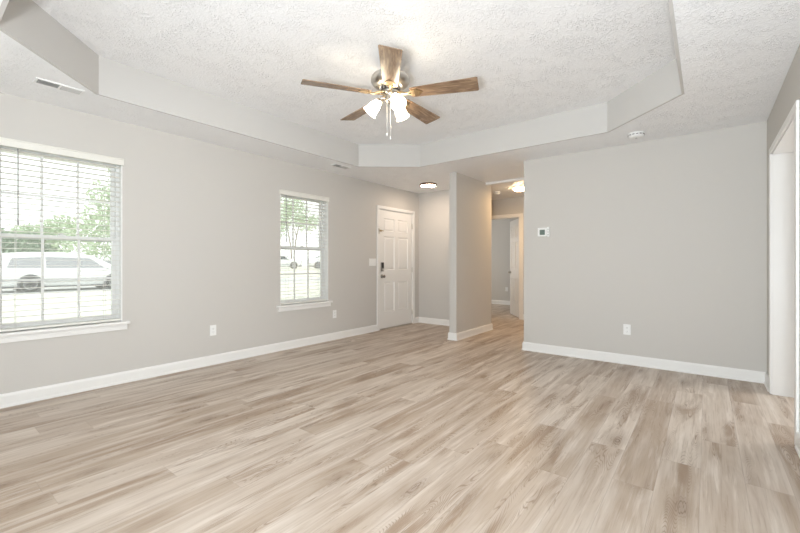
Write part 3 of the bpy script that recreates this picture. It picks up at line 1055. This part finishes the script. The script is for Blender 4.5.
van_st = [(-2.50, 0.42, 0.95, 1.10, 0.90), (-2.46, 0.30, 0.98, 1.42, 0.95), (-2.30, 0.27, 1.00, 1.66, 0.98), (-1.6, 0.25, 1.00, 1.72, 1.0), (-0.6, 0.24, 1.00, 1.74, 1.0),
          (0.35, 0.24, 1.00, 1.70, 1.0), (0.80, 0.24, 1.00, 1.56, 1.0), (1.55, 0.24, 1.00, 1.12, 1.0), (1.75, 0.24, 0.98, 1.05, 0.99), (2.25, 0.26, 0.88, 0.94, 0.95), (2.50, 0.30, 0.76, 0.82, 0.86), (2.58, 0.40, 0.62, 0.66, 0.78)]
van = vehicle('minivan', (-23.7, 4.95, GZ+0.012), PI/2, 'white minivan parked on the road, seen through the window by the corner', 'car', van_st, 0.98, (-1.50, 1.52), 0.34,
              [[(0.20, 1.03), (1.12, 1.03), (0.60, 1.48), (0.20, 1.50)], [(-0.98, 1.03), (0.12, 1.03), (0.12, 1.50), (-0.98, 1.52)], [(-2.22, 1.06), (-1.06, 1.03), (-1.06, 1.52), (-2.05, 1.46)]],
              (1.58, 1.10, 0.80, 1.55, 0.74, 0.62), (-2.475, 1.08, -2.36, 1.54, 0.70, 0.60), 1.00, 1.72)
sed_st = [(-2.25, 0.42, 0.80, 0.92, 0.86), (-2.18, 0.28, 0.88, 1.00, 0.93), (-1.55, 0.24, 0.93, 1.06, 0.98), (-1.05, 0.22, 0.93, 1.34, 1.0), (-0.55, 0.22, 0.93, 1.44, 1.0), (0.15, 0.22, 0.92, 1.44, 1.0),
          (0.55, 0.22, 0.92, 1.32, 1.0), (1.10, 0.22, 0.90, 1.00, 1.0), (1.75, 0.24, 0.80, 0.88, 0.95), (2.12, 0.28, 0.68, 0.74, 0.86), (2.22, 0.38, 0.56, 0.62, 0.78)]
def sedan(loc, rz, label):
    return vehicle('sedan', loc, rz, label, 'car', sed_st, 0.88, (-1.30, 1.36), 0.32,
                   [[(0.02, 0.95), (0.86, 0.95), (0.42, 1.27), (0.02, 1.29)], [(-1.10, 0.95), (-0.06, 0.95), (-0.06, 1.29), (-0.80, 1.27)]],
                   (1.12, 0.98, 0.50, 1.32, 0.70, 0.56), (-1.60, 1.04, -1.08, 1.33, 0.66, 0.56), 0.93, 1.44, 'sedan_glass')
sedan((-34.2, 23.9, GH), R(52), 'white sedan with dark windows, nearer car seen through the narrow window')
sedan((-32.0, 28.6, GH), R(54), 'white sedan parked farther along, beside the first one, seen through the narrow window')

def foliage(mb, blobs, nleaf, size, rng):
    tot = sum(b[3]**2 for b in blobs)
    for (x, y, z, r) in blobs:
        for _ in range(int(nleaf*r*r/tot)):
            d = Vector((rng.gauss(0, 1), rng.gauss(0, 1), rng.gauss(0, 1))).normalized()*(r*rng.uniform(0.35, 1.0))
            p = Vector((x, y, z)) + d
            u = Vector((rng.gauss(0, 1), rng.gauss(0, 1), rng.gauss(0, 1))).normalized()
            v = u.orthogonal().normalized()
            s = size*rng.uniform(0.6, 1.3)
            q = [p-u*s, p+v*s*0.45, p+u*s, p-v*s*0.45]
            mb.bm.faces.new([mb.bm.verts.new(t) for t in q])

def tree(name, loc, label, blobs, trunk, mat, nleaf, size, seed, cat='tree', group=None):
    rng = random.Random(seed)
    e = tag(empty(name, loc), label, cat, group)
    m = MB(); foliage(m, blobs, nleaf, size, rng)
    m.build('foliage', mat, e)
    m = MB()
    for pts, r0, r1 in trunk:
        k = len(pts)
        m.tube(pts, [r0 + (r1-r0)*i/(k-1) for i in range(k)], 8)
    m.build('trunk', M['bark'], e)
    return e
# forked tree beyond the parked cars
tree('forked_tree', (-38.5, 28.7, GH), 'slim tree with a forked trunk behind the cars in the narrow window',
     [(0, -1.6, 6.0, 1.9), (0, 0.6, 6.4, 1.7), (0, 1.9, 5.3, 1.3), (0, -2.4, 4.6, 1.5), (0.2, -0.5, 7.6, 1.6), (0, 3.0, 5.6, 1.0)],
     [([(0, -0.2, 0), (0, -0.25, 1.8), (0, -0.5, 3.4), (0, -0.9, 5.0), (0, -1.2, 6.4)], 0.10, 0.04),
      ([(0, 0.1, 0), (0, 0.15, 1.9), (0, 0.5, 3.8), (0, 0.9, 5.2), (0, 1.2, 6.2)], 0.10, 0.04),
      ([(0, 0.5, 3.8), (0, 0.1, 4.8), (0, 0.0, 6.0)], 0.07, 0.03)],
     M['leaf_pale'], 3000, 0.15, 3)
# trees and hedge behind the minivan
tree('leafy_tree', (-31.8, 8.9, GH-0.1), 'broad green tree behind the front of the minivan',
     [(0, 0, 2.2, 1.9), (0, 1.4, 1.6, 1.6), (0, -1.6, 1.6, 1.5), (0, 0.6, 4.0, 1.9), (0, 1.7, 3.2, 1.5), (0, -0.9, 3.3, 1.2), (0, 1.4, 5.2, 1.5), (0, 1.0, 6.4, 1.3), (0, -0.6, 5.2, 1.0)],
     [([(0, 0, 0), (0, 0.1, 1.5), (0, 0.3, 3.5)], 0.18, 0.08)], M['leaf_pale'], 3600, 0.16, 5)
tree('leafy_tree', (-38.5, 6.6, GH), 'sparse pale green tree behind the roof of the minivan',
     [(0, 0, 2.2, 1.6), (0, -1.3, 2.4, 1.1), (0, 1.2, 3.0, 1.3)],
     [([(0, 0, 0), (0, 0.1, 1.5), (0, 0.0, 3.2)], 0.15, 0.06)], M['leaf_pale'], 1800, 0.17, 8)
for i, (y, lab) in enumerate(((1.0, 'dark bush behind the rear corner of the minivan'), (3.4, 'dark green bush behind the rear side window of the minivan'), (5.3, 'dark green bush behind the middle of the minivan roof'))):
    tree('bush', (-36.0 + 3.2*(i % 2), y, GH), lab, [(0, 0, 1.1, 1.3), (0, 0.9, 1.0, 1.1), (0, -0.9, 1.2, 1.1), (0, 0.2, 1.9, 0.8)],
         [([(0, 0, 0), (0, 0, 0.6), (0, 0.1, 1.2)], 0.08, 0.03)], M['leaf_dark'], 2600, 0.15, 20+i, 'bush', 'bushes behind the minivan')
tree('leafy_tree', (-43.0, 27.0, GH), 'green tree standing behind the cars in the narrow window',
     [(0, 0, 3.0, 1.6), (0, -1.4, 2.6, 1.4), (0, -0.6, 4.6, 1.6), (0, -1.6, 5.6, 1.5)],
     [([(0, 0, 0), (0, -0.1, 1.6), (0, -0.3, 3.8)], 0.18, 0.08)], M['leaf'], 3600, 0.17, 31)
e = tag(empty('utility_box', (-27.4, 7.35, GZ)), 'grey utility cabinet behind the front end of the minivan', 'utility box')
m = MB(); m.box(-0.25, 0.25, -0.38, 0.38, 0, 1.45, 0.03); m.build('cabinet', M['fence'], e)
m = MB(); m.box(0.25, 0.265, -0.32, -0.01, 0.1, 1.35, 0.004); m.box(0.25, 0.265, 0.01, 0.32, 0.1, 1.35, 0.004); m.build('cabinet_door', M['fence'], e)
